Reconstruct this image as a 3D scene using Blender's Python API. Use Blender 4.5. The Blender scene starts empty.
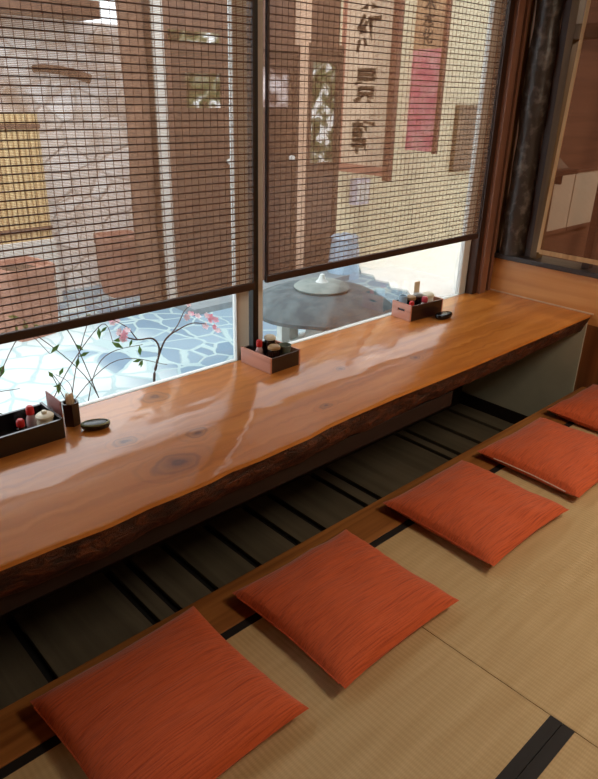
import bpy, bmesh, math, random
from mathutils import Vector, Matrix, noise
random.seed(7)
scn = bpy.context.scene
C = scn.collection
PI = math.pi
XW = 3.59          # right wall face
CZ = 0.42          # counter top height above the tatami

# ------------------------------------------------------------------ materials
def srgb(r, g, b):
    def f(c):
        c /= 255.0
        return c / 12.92 if c <= 0.04045 else ((c + 0.055) / 1.055) ** 2.4
    return (f(r), f(g), f(b), 1.0)

def newmat(name):
    m = bpy.data.materials.new(name); m.use_nodes = True
    nt = m.node_tree
    return m, nt, nt.nodes['Principled BSDF']

def N(nt, t, **kw):
    n = nt.nodes.new(t)
    for k, v in kw.items():
        if k.startswith('i_'):
            key = k[2:].replace('_', ' ')
            n.inputs[key].default_value = v
        else:
            setattr(n, k, v)
    return n

def plain(name, col, rough=0.6, metal=0.0, var=0.12, scale=14.0, bump=0.0, spec=0.5, stretch=(1, 1, 1), coat=0.0):
    """A procedural colour with gentle mottling in object space."""
    m, nt, p = newmat(name)
    tc = N(nt, 'ShaderNodeTexCoord'); mp = N(nt, 'ShaderNodeMapping'); mp.inputs['Scale'].default_value = stretch
    nt.links.new(tc.outputs['Object'], mp.inputs['Vector'])
    no = N(nt, 'ShaderNodeTexNoise'); no.inputs['Scale'].default_value = scale; no.inputs['Detail'].default_value = 4
    nt.links.new(mp.outputs[0], no.inputs['Vector'])
    cr = N(nt, 'ShaderNodeValToRGB')
    a = [max(0, c * (1 - var)) for c in col[:3]]; b = [min(1, c * (1 + var)) for c in col[:3]]
    cr.color_ramp.elements[0].position = .3; cr.color_ramp.elements[1].position = .7
    cr.color_ramp.elements[0].color = (*a, 1); cr.color_ramp.elements[1].color = (*b, 1)
    nt.links.new(no.outputs['Fac'], cr.inputs[0]); nt.links.new(cr.outputs[0], p.inputs['Base Color'])
    p.inputs['Roughness'].default_value = rough; p.inputs['Metallic'].default_value = metal
    p.inputs['Specular IOR Level'].default_value = spec; p.inputs['Coat Weight'].default_value = coat
    if bump:
        bp = N(nt, 'ShaderNodeBump'); bp.inputs['Strength'].default_value = bump; bp.inputs['Distance'].default_value = .01
        nt.links.new(no.outputs['Fac'], bp.inputs['Height']); nt.links.new(bp.outputs[0], p.inputs['Normal'])
    return m

def wood(name, dark, light, axis='x', scale=5.0, rough=0.45, bump=0.1, coat=0.0, spec=0.5):
    st = {'x': (.25, 5, 5), 'y': (5, .25, 5), 'z': (5, 5, .25)}[axis]
    m, nt, p = newmat(name)
    tc = N(nt, 'ShaderNodeTexCoord'); mp = N(nt, 'ShaderNodeMapping'); mp.inputs['Scale'].default_value = st
    nt.links.new(tc.outputs['Object'], mp.inputs['Vector'])
    no = N(nt, 'ShaderNodeTexNoise'); no.inputs['Scale'].default_value = scale
    no.inputs['Detail'].default_value = 6; no.inputs['Distortion'].default_value = .6
    nt.links.new(mp.outputs[0], no.inputs['Vector'])
    cr = N(nt, 'ShaderNodeValToRGB'); e = cr.color_ramp.elements
    e[0].position = .32; e[1].position = .68; e[0].color = dark; e[1].color = light
    nt.links.new(no.outputs['Fac'], cr.inputs[0]); nt.links.new(cr.outputs[0], p.inputs['Base Color'])
    bp = N(nt, 'ShaderNodeBump'); bp.inputs['Strength'].default_value = bump; bp.inputs['Distance'].default_value = .004
    nt.links.new(no.outputs['Fac'], bp.inputs['Height']); nt.links.new(bp.outputs[0], p.inputs['Normal'])
    p.inputs['Roughness'].default_value = rough; p.inputs['Coat Weight'].default_value = coat
    p.inputs['Coat Roughness'].default_value = .12; p.inputs['Specular IOR Level'].default_value = spec
    return m

def math_node(nt, op, a, b=None):
    n = N(nt, 'ShaderNodeMath', operation=op)
    for i, v in enumerate((a, b)):
        if v is None: continue
        if isinstance(v, (int, float)): n.inputs[i].default_value = v
        else: nt.links.new(v, n.inputs[i])
    return n.outputs[0]

def mixcol(nt, fac, a, b):
    n = N(nt, 'ShaderNodeMix', data_type='RGBA')
    for s, v in ((n.inputs[0], fac), (n.inputs[6], a), (n.inputs[7], b)):
        if isinstance(v, (int, float, tuple)): s.default_value = v
        else: nt.links.new(v, s)
    return n.outputs[2]

KNOTS = [(.975, 1.585, .034), (1.137, 1.714, .020), (.915, 1.817, .017), (1.187, 2.058, .028),
         (1.638, 1.575, .014), (2.86, 2.014, .018), (1.95, 1.80, .012), (.42, 1.75, .02), (2.3, 1.68, .012)]

def counter_wood():
    m, nt, p = newmat('varnished_slab_wood')
    geo = N(nt, 'ShaderNodeTexCoord'); P = geo.outputs['Object']
    nw = N(nt, 'ShaderNodeTexNoise'); nw.inputs['Scale'].default_value = 11; nw.inputs['Detail'].default_value = 5
    nt.links.new(P, nw.inputs['Vector'])
    vm = N(nt, 'ShaderNodeVectorMath', operation='MULTIPLY_ADD'); vm.inputs[1].default_value = (.09, .06, 0)
    nt.links.new(nw.outputs['Color'], vm.inputs[0]); nt.links.new(P, vm.inputs[2])
    vs_ = N(nt, 'ShaderNodeVectorMath', operation='SUBTRACT'); vs_.inputs[1].default_value = (.045, .03, 0); nt.links.new(vm.outputs[0], vs_.inputs[0])
    sx = N(nt, 'ShaderNodeSeparateXYZ'); nt.links.new(vs_.outputs[0], sx.inputs[0])
    X, Y = sx.outputs[0], sx.outputs[1]
    warp = None; mask = None; ring = None
    for kx, ky, kr in KNOTS:
        dx = math_node(nt, 'MULTIPLY', math_node(nt, 'SUBTRACT', X, kx), .62)
        dy = math_node(nt, 'SUBTRACT', Y, ky)
        d2 = math_node(nt, 'ADD', math_node(nt, 'MULTIPLY', dx, dx), math_node(nt, 'MULTIPLY', dy, dy))
        g = math_node(nt, 'POWER', 2.718, math_node(nt, 'MULTIPLY', d2, -1 / (2 * (kr * 1.45) ** 2)))
        w = math_node(nt, 'MULTIPLY', g, math_node(nt, 'MULTIPLY', dy, 1.6))
        g2 = math_node(nt, 'POWER', 2.718, math_node(nt, 'MULTIPLY', d2, -1 / (2 * (kr * .8) ** 2)))
        rr = math_node(nt, 'MULTIPLY', g, math_node(nt, 'SINE', math_node(nt, 'MULTIPLY', math_node(nt, 'SQRT', d2), 5.5 / kr)))
        warp = w if warp is None else math_node(nt, 'SUBTRACT', warp, math_node(nt, 'MULTIPLY', w, -1))
        mask = g2 if mask is None else math_node(nt, 'MAXIMUM', mask, g2)
        ring = rr if ring is None else math_node(nt, 'ADD', ring, rr)
    yy = math_node(nt, 'SUBTRACT', Y, warp)
    cb = N(nt, 'ShaderNodeCombineXYZ')
    nt.links.new(math_node(nt, 'MULTIPLY', X, .55), cb.inputs[0]); nt.links.new(math_node(nt, 'MULTIPLY', yy, 9.0), cb.inputs[1])
    n1 = N(nt, 'ShaderNodeTexNoise'); n1.inputs['Scale'].default_value = 2.2; n1.inputs['Detail'].default_value = 7; n1.inputs['Distortion'].default_value = .5
    nt.links.new(cb.outputs[0], n1.inputs['Vector'])
    n2 = N(nt, 'ShaderNodeTexNoise'); n2.inputs['Scale'].default_value = 1.7; n2.inputs['Detail'].default_value = 2
    nt.links.new(P, n2.inputs['Vector'])
    cr = N(nt, 'ShaderNodeValToRGB'); e = cr.color_ramp.elements
    e[0].position = .28; e[0].color = srgb(168, 94, 34); e[1].position = .72; e[1].color = srgb(220, 148, 74)
    e2 = cr.color_ramp.elements.new(.5); e2.color = srgb(200, 124, 52)
    nt.links.new(n1.outputs['Fac'], cr.inputs[0])
    c = mixcol(nt, math_node(nt, 'MULTIPLY', n2.outputs['Fac'], .45), cr.outputs[0], srgb(206, 128, 54))
    rk = math_node(nt, 'MULTIPLY', math_node(nt, 'MAXIMUM', ring, 0.0), .62)
    c = mixcol(nt, rk, c, srgb(96, 50, 22))
    c = mixcol(nt, math_node(nt, 'MULTIPLY', mask, .72), c, srgb(92, 50, 26))
    nt.links.new(c, p.inputs['Base Color'])
    p.inputs['Roughness'].default_value = .30; p.inputs['Coat Weight'].default_value = .7; p.inputs['Specular IOR Level'].default_value = .30
    p.inputs['Coat Roughness'].default_value = .06
    n3 = N(nt, 'ShaderNodeTexNoise'); n3.inputs['Scale'].default_value = 3.5; n3.inputs['Detail'].default_value = 1.5
    mp = N(nt, 'ShaderNodeMapping'); mp.inputs['Scale'].default_value = (1, 2.2, 1)
    nt.links.new(P, mp.inputs[0]); nt.links.new(mp.outputs[0], n3.inputs['Vector'])
    bp = N(nt, 'ShaderNodeBump'); bp.inputs['Strength'].default_value = .30; bp.inputs['Distance'].default_value = .012
    nt.links.new(n3.outputs['Fac'], bp.inputs['Height'])
    bp2 = N(nt, 'ShaderNodeBump'); bp2.inputs['Strength'].default_value = .06; bp2.inputs['Distance'].default_value = .004
    nt.links.new(n1.outputs['Fac'], bp2.inputs['Height']); nt.links.new(bp.outputs[0], bp2.inputs['Normal'])
    nt.links.new(bp2.outputs[0], p.inputs['Normal']); nt.links.new(bp.outputs[0], p.inputs['Coat Normal'])
    return m

def bark():
    m, nt, p = newmat('bark_edge_wood')
    tc = N(nt, 'ShaderNodeTexCoord'); mp = N(nt, 'ShaderNodeMapping'); mp.inputs['Scale'].default_value = (1, 1, 2.2)
    nt.links.new(tc.outputs['Object'], mp.inputs[0])
    n1 = N(nt, 'ShaderNodeTexNoise'); n1.inputs['Scale'].default_value = 16; n1.inputs['Detail'].default_value = 8
    n1.inputs['Roughness'].default_value = .65; n1.inputs['Distortion'].default_value = 1.2
    nt.links.new(mp.outputs[0], n1.inputs['Vector'])
    cr = N(nt, 'ShaderNodeValToRGB'); e = cr.color_ramp.elements
    e[0].position = .34; e[0].color = srgb(30, 15, 9); e[1].position = .66; e[1].color = srgb(112, 60, 30)
    e3 = e.new(.5); e3.color = srgb(66, 34, 17)
    nt.links.new(n1.outputs['Fac'], cr.inputs[0]); nt.links.new(cr.outputs[0], p.inputs['Base Color'])
    p.inputs['Roughness'].default_value = .5
    bp = N(nt, 'ShaderNodeBump'); bp.inputs['Strength'].default_value = .8; bp.inputs['Distance'].default_value = .02
    nt.links.new(n1.outputs['Fac'], bp.inputs['Height']); nt.links.new(bp.outputs[0], p.inputs['Normal'])
    return m

def tatami_mat_material():
    m, nt, p = newmat('woven_rush')
    tc = N(nt, 'ShaderNodeTexCoord'); P = tc.outputs['Object']
    def wave(dirn, sc, dist):
        w = N(nt, 'ShaderNodeTexWave', wave_type='BANDS', bands_direction=dirn)
        w.inputs['Scale'].default_value = sc; w.inputs['Distortion'].default_value = dist; w.inputs['Detail'].default_value = 2
        nt.links.new(P, w.inputs['Vector']); return w.outputs['Fac']
    ribs = wave('X', 20, .6)      # cords every ~16 mm
    rush = wave('Y', 55, 1.5)
    n = N(nt, 'ShaderNodeTexNoise'); n.inputs['Scale'].default_value = 3.0; n.inputs['Detail'].default_value = 6
    mp = N(nt, 'ShaderNodeMapping'); mp.inputs['Scale'].default_value = (1, 9, 1)
    nt.links.new(P, mp.inputs[0]); nt.links.new(mp.outputs[0], n.inputs['Vector'])
    cr = N(nt, 'ShaderNodeValToRGB'); e = cr.color_ramp.elements
    e[0].position = .3; e[0].color = srgb(196, 168, 122); e[1].position = .7; e[1].color = srgb(210, 184, 138)
    nt.links.new(n.outputs['Fac'], cr.inputs[0])
    c = mixcol(nt, math_node(nt, 'MULTIPLY', ribs, .10), cr.outputs[0], srgb(132, 106, 66))
    c = mixcol(nt, math_node(nt, 'MULTIPLY', rush, .12), c, srgb(140, 112, 70))
    nt.links.new(c, p.inputs['Base Color'])
    p.inputs['Roughness'].default_value = .62; p.inputs['Specular IOR Level'].default_value = .3
    h = math_node(nt, 'ADD', ribs, math_node(nt, 'MULTIPLY', rush, .6))
    bp = N(nt, 'ShaderNodeBump'); bp.inputs['Strength'].default_value = .35; bp.inputs['Distance'].default_value = .002
    nt.links.new(h, bp.inputs['Height']); nt.links.new(bp.outputs[0], p.inputs['Normal'])
    return m

def cushion_cloth():
    m, nt, p = newmat('slubbed_orange_cloth')
    tc = N(nt, 'ShaderNodeTexCoord'); P = tc.outputs['Object']
    mp = N(nt, 'ShaderNodeMapping'); mp.inputs['Scale'].default_value = (4.5, 130, 30)
    nt.links.new(P, mp.inputs[0])
    n = N(nt, 'ShaderNodeTexNoise'); n.inputs['Scale'].default_value = 1.9; n.inputs['Detail'].default_value = 4; n.inputs['Distortion'].default_value = .35
    nt.links.new(mp.outputs[0], n.inputs['Vector'])
    mp2 = N(nt, 'ShaderNodeMapping'); mp2.inputs['Scale'].default_value = (40, 7, 20)
    nt.links.new(P, mp2.inputs[0])
    n2 = N(nt, 'ShaderNodeTexNoise'); n2.inputs['Scale'].default_value = 4; n2.inputs['Detail'].default_value = 3
    nt.links.new(mp2.outputs[0], n2.inputs['Vector'])
    cr = N(nt, 'ShaderNodeValToRGB'); e = cr.color_ramp.elements
    e[0].position = .22; e[0].color = srgb(164, 62, 30); e[1].position = .55; e[1].color = srgb(218, 100, 52)
    nt.links.new(n.outputs['Fac'], cr.inputs[0])
    c = mixcol(nt, math_node(nt, 'MULTIPLY', n2.outputs['Fac'], .3), cr.outputs[0], srgb(206, 84, 40))
    nt.links.new(c, p.inputs['Base Color'])
    p.inputs['Roughness'].default_value = .8; p.inputs['Specular IOR Level'].default_value = .25
    p.inputs['Sheen Weight'].default_value = .25
    h = math_node(nt, 'ADD', n.outputs['Fac'], math_node(nt, 'MULTIPLY', n2.outputs['Fac'], .25))
    bp = N(nt, 'ShaderNodeBump'); bp.inputs['Strength'].default_value = .5; bp.inputs['Distance'].default_value = .006
    nt.links.new(h, bp.inputs['Height']); nt.links.new(bp.outputs[0], p.inputs['Normal'])
    return m

def screen_weave(name, thread, openness, stripe=0.0045, trans=.5):
    """Fine split-bamboo weave: threads with see-through gaps between them."""
    m, nt, p = newmat(name)
    nt.nodes.remove(p); out = nt.nodes['Material Output']
    tc = N(nt, 'ShaderNodeTexCoord')
    w = N(nt, 'ShaderNodeTexWave', wave_type='BANDS', bands_direction='Z')
    w.inputs['Scale'].default_value = .314 / stripe; w.inputs['Distortion'].default_value = .8; w.inputs['Detail'].default_value = 1
    w.inputs['Detail Scale'].default_value = .4
    nt.links.new(tc.outputs['Object'], w.inputs['Vector'])
    n = N(nt, 'ShaderNodeTexNoise'); n.inputs['Scale'].default_value = 1.0; n.inputs['Detail'].default_value = 4
    mp = N(nt, 'ShaderNodeMapping'); mp.inputs['Scale'].default_value = (2, 2, 120)
    nt.links.new(tc.outputs['Object'], mp.inputs[0]); nt.links.new(mp.outputs[0], n.inputs['Vector'])
    dk = tuple(c * .6 for c in thread[:3]) + (1,)
    col = mixcol(nt, n.outputs['Fac'], dk, thread)
    d = N(nt, 'ShaderNodeBsdfDiffuse'); t = N(nt, 'ShaderNodeBsdfTranslucent'); ms = N(nt, 'ShaderNodeMixShader'); ms.inputs[0].default_value = trans
    nt.links.new(col, d.inputs[0]); nt.links.new(col, t.inputs[0])
    nt.links.new(d.outputs[0], ms.inputs[1]); nt.links.new(t.outputs[0], ms.inputs[2])
    tr = N(nt, 'ShaderNodeBsdfTransparent')
    fac = math_node(nt, 'ADD', math_node(nt, 'MULTIPLY', math_node(nt, 'SUBTRACT', w.outputs['Fac'], .5), .5), 1 - openness)
    mx = N(nt, 'ShaderNodeMixShader'); nt.links.new(fac, mx.inputs[0])
    nt.links.new(tr.outputs[0], mx.inputs[1]); nt.links.new(ms.outputs[0], mx.inputs[2])
    nt.links.new(mx.outputs[0], out.inputs['Surface'])
    return m

def clear_glass(name, tint=(1, 1, 1, 1), amount=.06):
    m, nt, p = newmat(name)
    nt.nodes.remove(p); out = nt.nodes['Material Output']
    tr = N(nt, 'ShaderNodeBsdfTransparent'); tr.inputs[0].default_value = tint
    gl = N(nt, 'ShaderNodeBsdfGlossy'); gl.inputs['Roughness'].default_value = .01
    lw = N(nt, 'ShaderNodeLayerWeight'); lw.inputs[0].default_value = .25
    f = math_node(nt, 'ADD', math_node(nt, 'MULTIPLY', lw.outputs['Fresnel'], .5), amount * .3)
    mx = N(nt, 'ShaderNodeMixShader'); nt.links.new(f, mx.inputs[0])
    nt.links.new(tr.outputs[0], mx.inputs[1]); nt.links.new(gl.outputs[0], mx.inputs[2]); nt.links.new(mx.outputs[0], out.inputs[0])
    return m

def crazy_paving():
    m, nt, p = newmat('crazy_paving')
    tc = N(nt, 'ShaderNodeTexCoord'); P = tc.outputs['Object']
    nz = N(nt, 'ShaderNodeTexNoise'); nz.inputs['Scale'].default_value = 3.0
    nt.links.new(P, nz.inputs['Vector'])
    va = N(nt, 'ShaderNodeVectorMath', operation='MULTIPLY_ADD'); va.inputs[1].default_value = (.16, .16, 0)
    nt.links.new(nz.outputs['Color'], va.inputs[0]); nt.links.new(P, va.inputs[2])
    mp = N(nt, 'ShaderNodeMapping'); mp.inputs['Scale'].default_value = (4.6, 3.8, 0); mp.inputs['Rotation'].default_value = (0, 0, .4)
    nt.links.new(va.outputs[0], mp.inputs[0])
    ve = N(nt, 'ShaderNodeTexVoronoi', feature='DISTANCE_TO_EDGE'); ve.inputs['Scale'].default_value = 1.0
    vc = N(nt, 'ShaderNodeTexVoronoi', feature='F1'); vc.inputs['Scale'].default_value = 1.0
    nt.links.new(mp.outputs[0], ve.inputs['Vector']); nt.links.new(mp.outputs[0], vc.inputs['Vector'])
    cr = N(nt, 'ShaderNodeValToRGB'); e = cr.color_ramp.elements
    e[0].position = .035; e[0].color = (0, 0, 0, 1); e[1].position = .065; e[1].color = (1, 1, 1, 1)
    nt.links.new(ve.outputs['Distance'], cr.inputs[0])
    sp = N(nt, 'ShaderNodeSeparateColor'); nt.links.new(vc.outputs['Color'], sp.inputs[0])
    n2 = N(nt, 'ShaderNodeTexNoise'); n2.inputs['Scale'].default_value = 9; n2.inputs['Detail'].default_value = 5
    nt.links.new(P, n2.inputs['Vector'])
    st = mixcol(nt, sp.outputs[0], srgb(104, 130, 150), srgb(136, 160, 174))
    st = mixcol(nt, math_node(nt, 'MULTIPLY', n2.outputs['Fac'], .35), st, srgb(116, 138, 150))
    # glare on the left paving is painted in as whiter stones
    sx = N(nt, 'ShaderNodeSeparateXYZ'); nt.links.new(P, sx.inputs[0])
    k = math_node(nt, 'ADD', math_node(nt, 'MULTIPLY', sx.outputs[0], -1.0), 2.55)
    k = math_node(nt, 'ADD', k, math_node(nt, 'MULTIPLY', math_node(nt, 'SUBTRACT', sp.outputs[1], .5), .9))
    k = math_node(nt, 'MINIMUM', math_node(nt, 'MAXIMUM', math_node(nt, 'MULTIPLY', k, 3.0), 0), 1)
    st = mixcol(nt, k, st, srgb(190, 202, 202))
    c = mixcol(nt, cr.outputs[0], srgb(160, 182, 184), st)
    nt.links.new(c, p.inputs['Base Color']); p.inputs['Roughness'].default_value = .6
    bp = N(nt, 'ShaderNodeBump'); bp.inputs['Strength'].default_value = .4; bp.inputs['Distance'].default_value = .02
    nt.links.new(cr.outputs[0], bp.inputs['Height']); nt.links.new(bp.outputs[0], p.inputs['Normal'])
    return m

def rubble():
    m, nt, p = newmat('pale_rubble_stone')
    tc = N(nt, 'ShaderNodeTexCoord'); P = tc.outputs['Object']
    mp = N(nt, 'ShaderNodeMapping'); mp.inputs['Scale'].default_value = (3.2, 3.2, 4.2)
    nt.links.new(P, mp.inputs[0])
    ve = N(nt, 'ShaderNodeTexVoronoi', feature='DISTANCE_TO_EDGE'); vc = N(nt, 'ShaderNodeTexVoronoi')
    for v in (ve, vc): v.inputs['Scale'].default_value = 1; nt.links.new(mp.outputs[0], v.inputs['Vector'])
    n2 = N(nt, 'ShaderNodeTexNoise'); n2.inputs['Scale'].default_value = 2.2; n2.inputs['Detail'].default_value = 6
    nt.links.new(P, n2.inputs['Vector'])
    sp = N(nt, 'ShaderNodeSeparateColor'); nt.links.new(vc.outputs['Color'], sp.inputs[0])
    c = mixcol(nt, sp.outputs[0], srgb(226, 216, 208), srgb(246, 242, 240))
    cr = N(nt, 'ShaderNodeValToRGB'); e = cr.color_ramp.elements
    e[0].position = .5; e[0].color = (0, 0, 0, 1); e[1].position = .68; e[1].color = (1, 1, 1, 1)
    nt.links.new(n2.outputs['Fac'], cr.inputs[0])
    c = mixcol(nt, math_node(nt, 'MULTIPLY', cr.outputs[0], .8), c, srgb(156, 126, 100))
    e2 = N(nt, 'ShaderNodeValToRGB'); e2.color_ramp.elements[1].position = .07
    nt.links.new(ve.outputs['Distance'], e2.inputs[0])
    c = mixcol(nt, e2.outputs[0], srgb(206, 192, 182), c)
    nt.links.new(c, p.inputs['Base Color']); p.inputs['Roughness'].default_value = .9
    bp = N(nt, 'ShaderNodeBump'); bp.inputs['Strength'].default_value = .5; bp.inputs['Distance'].default_value = .03
    nt.links.new(e2.outputs[0], bp.inputs['Height']); nt.links.new(bp.outputs[0], p.inputs['Normal'])
    return m

def foliage_reflection_pane():
    """Window pane with reflected foliage painted in: blotchy greens, browns and pale glints."""
    m, nt, p = newmat('window_pane_reflection')
    tc = N(nt, 'ShaderNodeTexCoord')
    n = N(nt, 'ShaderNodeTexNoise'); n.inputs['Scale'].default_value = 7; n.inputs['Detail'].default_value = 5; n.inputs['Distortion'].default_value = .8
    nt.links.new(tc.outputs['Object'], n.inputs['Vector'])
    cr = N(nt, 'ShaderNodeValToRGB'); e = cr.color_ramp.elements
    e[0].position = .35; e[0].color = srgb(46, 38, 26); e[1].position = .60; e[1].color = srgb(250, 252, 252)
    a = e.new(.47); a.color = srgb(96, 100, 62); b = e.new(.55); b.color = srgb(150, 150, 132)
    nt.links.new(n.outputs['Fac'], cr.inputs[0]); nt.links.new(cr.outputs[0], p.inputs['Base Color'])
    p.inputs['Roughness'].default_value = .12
    return m

def mottled(name, c1, c2, scale, lo=.4, hi=.6, rough=.7):
    m, nt, p = newmat(name)
    tc = N(nt, 'ShaderNodeTexCoord')
    n = N(nt, 'ShaderNodeTexNoise'); n.inputs['Scale'].default_value = scale; n.inputs['Detail'].default_value = 6
    nt.links.new(tc.outputs['Object'], n.inputs['Vector'])
    cr = N(nt, 'ShaderNodeValToRGB'); e = cr.color_ramp.elements
    e[0].position = lo; e[0].color = c1; e[1].position = hi; e[1].color = c2
    nt.links.new(n.outputs['Fac'], cr.inputs[0]); nt.links.new(cr.outputs[0], p.inputs['Base Color'])
    p.inputs['Roughness'].default_value = rough
    bp = N(nt, 'ShaderNodeBump'); bp.inputs['Strength'].default_value = .5; bp.inputs['Distance'].default_value = .01
    nt.links.new(n.outputs['Fac'], bp.inputs['Height']); nt.links.new(bp.outputs[0], p.inputs['Normal'])
    return m

M = dict(
    slab=counter_wood(), bark=bark(), rush=tatami_mat_material(), cushion=cushion_cloth(),
    piping=plain('white_zip_tape', srgb(225, 205, 190), .6),
    heri=plain('black_border_cloth', srgb(17, 13, 13), .7, var=.2, scale=60),
    strip=wood('platform_edge_wood', srgb(128, 78, 36), srgb(170, 112, 58), 'x', 6, .42, coat=.2),
    pitfloor=wood('dark_pit_board', srgb(88, 80, 64), srgb(110, 100, 82), 'y', 4, .45),
    black=plain('black_gap', srgb(14, 11, 10), .8),
    beam=wood('dark_beam_wood', srgb(20, 13, 11), srgb(32, 22, 18), 'x', 5, .6),
    pitwall=plain('dark_pit_wall', srgb(60, 50, 42), .7),
    greywall=plain('grey_green_plaster', srgb(186, 186, 166), .7, var=.06, scale=8),
    ply=wood('orange_plywood', srgb(212, 146, 82), srgb(234, 174, 108), 'y', 3, .4, coat=.25),
    postwood=wood('brown_post_wood', srgb(116, 70, 38), srgb(156, 100, 58), 'z', 4, .5),
    caulk=plain('pale_caulk', srgb(214, 180, 150), .6),
    sill=wood('dark_sill_wood', srgb(48, 38, 34), srgb(74, 60, 54), 'y', 4, .35),
    jamb=wood('pinkish_jamb_wood', srgb(128, 88, 70), srgb(158, 114, 92), 'z', 4, .35),
    jambd=wood('dark_jamb_wood', srgb(50, 28, 18), srgb(74, 44, 28), 'z', 4, .5),
    olive=wood('olive_brown_wood', srgb(92, 68, 36), srgb(124, 94, 52), 'z', 4, .5),
    log=mottled('black_bark_log', srgb(66, 58, 54), srgb(140, 132, 126), 22, .5, .8, .34),
    mull=plain('bronze_mullion', srgb(24, 17, 14), .45),
    alu=plain('brushed_aluminium', srgb(226, 228, 224), .4, var=.03),
    rail=wood('dark_bamboo_rail', srgb(36, 20, 14), srgb(60, 34, 24), 'x', 6, .45),
    slat=wood('dark_bamboo_slat', srgb(58, 30, 18), srgb(92, 54, 34), 'x', 6, .5),
    string=plain('brown_cord', srgb(112, 74, 48), .7),
    weave=screen_weave('split_bamboo_weave', srgb(186, 142, 108), .58),
    weave2=screen_weave('fine_reed_weave', srgb(150, 100, 74), .42),
    reededge=wood('reed_edge_tape', srgb(176, 140, 96), srgb(206, 172, 126), 'z', 6, .6),
    glass=clear_glass('window_glass'),
    wallpaper=plain('beige_plaster', srgb(196, 170, 130), .9, var=.04),
    ceil=wood('ceiling_board', srgb(120, 82, 50), srgb(160, 116, 74), 'x', 3, .6),
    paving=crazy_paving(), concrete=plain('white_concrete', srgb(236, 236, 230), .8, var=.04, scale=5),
    step=plain('grey_step_stone', srgb(128, 138, 142), .8, var=.1), rubble=rubble(), beige=plain('cream_render', srgb(232, 220, 186), .9, var=.04, scale=4),
    facade=wood('brown_facade_boards', srgb(82, 56, 44), srgb(112, 80, 64), 'z', 3, .6),
    doorw=wood('brown_door_wood', srgb(74, 50, 38), srgb(98, 68, 52), 'z', 4, .5),
    palepost=wood('pale_pink_post', srgb(196, 160, 134), srgb(224, 192, 166), 'z', 4, .6),
    palegrey=plain('pale_grey_render', srgb(206, 202, 194), .9, var=.06),
    leafy=foliage_reflection_pane(), lilac=mottled('mottled_reflection_pane', srgb(120, 92, 82), srgb(206, 192, 190), 7, .4, .62, .15),  # both panes carry reflected foliage painted into their colour
    trunk=mottled('brown_trunk_bark', srgb(92, 66, 52), srgb(126, 94, 76), 9, .35, .65, .9),
    tan=wood('yellow_bamboo_fence', srgb(196, 166, 118), srgb(212, 186, 140), 'z', 5, .6),
    terra=mottled('terracotta', srgb(150, 106, 90), srgb(172, 128, 112), 6, .35, .65, .8),
    soil=plain('dark_soil', srgb(70, 52, 40), .95, var=.3, scale=40),
    leaf=plain('green_leaf', srgb(112, 148, 84), .5, var=.2),
    twig=plain('brown_twig', srgb(84, 66, 60), .7, var=.2),
    petal=plain('pink_petal', srgb(240, 186, 200), .6, var=.12), petalw=plain('pale_pink_petal', srgb(250, 224, 228), .6),
    stone=mottled('grey_lantern_stone', srgb(66, 78, 82), srgb(96, 108, 110), 12, .35, .7, .8),
    stonem=mottled('mid_lantern_stone', srgb(112, 124, 120), srgb(142, 152, 146), 12, .35, .7, .8),
    stonel=mottled('pale_lantern_stone', srgb(196, 204, 200), srgb(224, 230, 226), 12, .35, .7, .8),
    board=plain('pink_beige_signboard', srgb(236, 206, 176), .7, var=.05, scale=5),
    boardfr=wood('brown_sign_frame', srgb(112, 62, 42), srgb(142, 84, 58), 'z', 4, .6),
    pinkrail=wood('pinkish_sign_rail', srgb(176, 116, 96), srgb(200, 140, 116), 'y', 4, .6),
    ink=plain('black_ink', srgb(52, 40, 40), .7),
    banner=plain('beige_banner_cloth', srgb(206, 172, 140), .85, var=.05),
    bannerp=mottled('pink_banner_cloth', srgb(222, 120, 150), srgb(238, 186, 196), 5, .4, .68, .85),
    plaque=wood('grey_brown_plaque', srgb(112, 88, 64), srgb(140, 112, 84), 'z', 4, .6),
    blue=plain('pale_blue_plastic', srgb(168, 194, 214), .4, var=.06), meter=plain('pale_lilac_metal', srgb(214, 208, 222), .4),
    lacquer=wood('dark_red_lacquer', srgb(34, 18, 16), srgb(50, 26, 22), 'x', 6, .3, coat=.3),
    blacklac=plain('black_lacquer', srgb(24, 20, 20), .3, coat=.5),
    red=plain('red_plastic', srgb(206, 40, 40), .35), pinkred=plain('rose_red_plastic', srgb(204, 70, 84), .35),
    soy=plain('soy_brown_glass', srgb(40, 22, 16), .12), clear=plain('cloudy_bottle_plastic', srgb(206, 176, 176), .25),
    cream=plain('cream_ceramic', srgb(236, 228, 204), .25, var=.04), tanlid=plain('tan_lid', srgb(176, 140, 96), .4),
    greylid=plain('grey_lid', srgb(150, 152, 150), .35), glassgreen=plain('grey_green_glass', srgb(122, 134, 122), .15),
    pick=wood('pale_toothpick_wood', srgb(214, 190, 156), srgb(238, 220, 190), 'z', 20, .7),
    cardred=plain('dull_red_card', srgb(150, 84, 76), .5), gloss=plain('black_gloss_plastic', srgb(20, 18, 18), .22), rim=plain('pale_green_rim', srgb(150, 156, 120), .3),
    paper=plain('white_paper', srgb(240, 238, 232), .7, var=.03), bluegl=plain('light_blue_plastic', srgb(156, 190, 214), .3),
    litend=wood('lit_salmon_end_wood', srgb(196, 130, 108), srgb(220, 158, 134), 'y', 6, .3, coat=.5),  # window light on the caddy ends is put into this colour
    panel=plain('off_white_panel', srgb(226, 214, 198), .7, var=.04), nextwall=wood('red_brown_boards', srgb(100, 68, 54), srgb(128, 90, 72), 'x', 4, .6),
    cloth=plain('grey_folded_cloth', srgb(140, 124, 110), .8),
)

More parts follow.
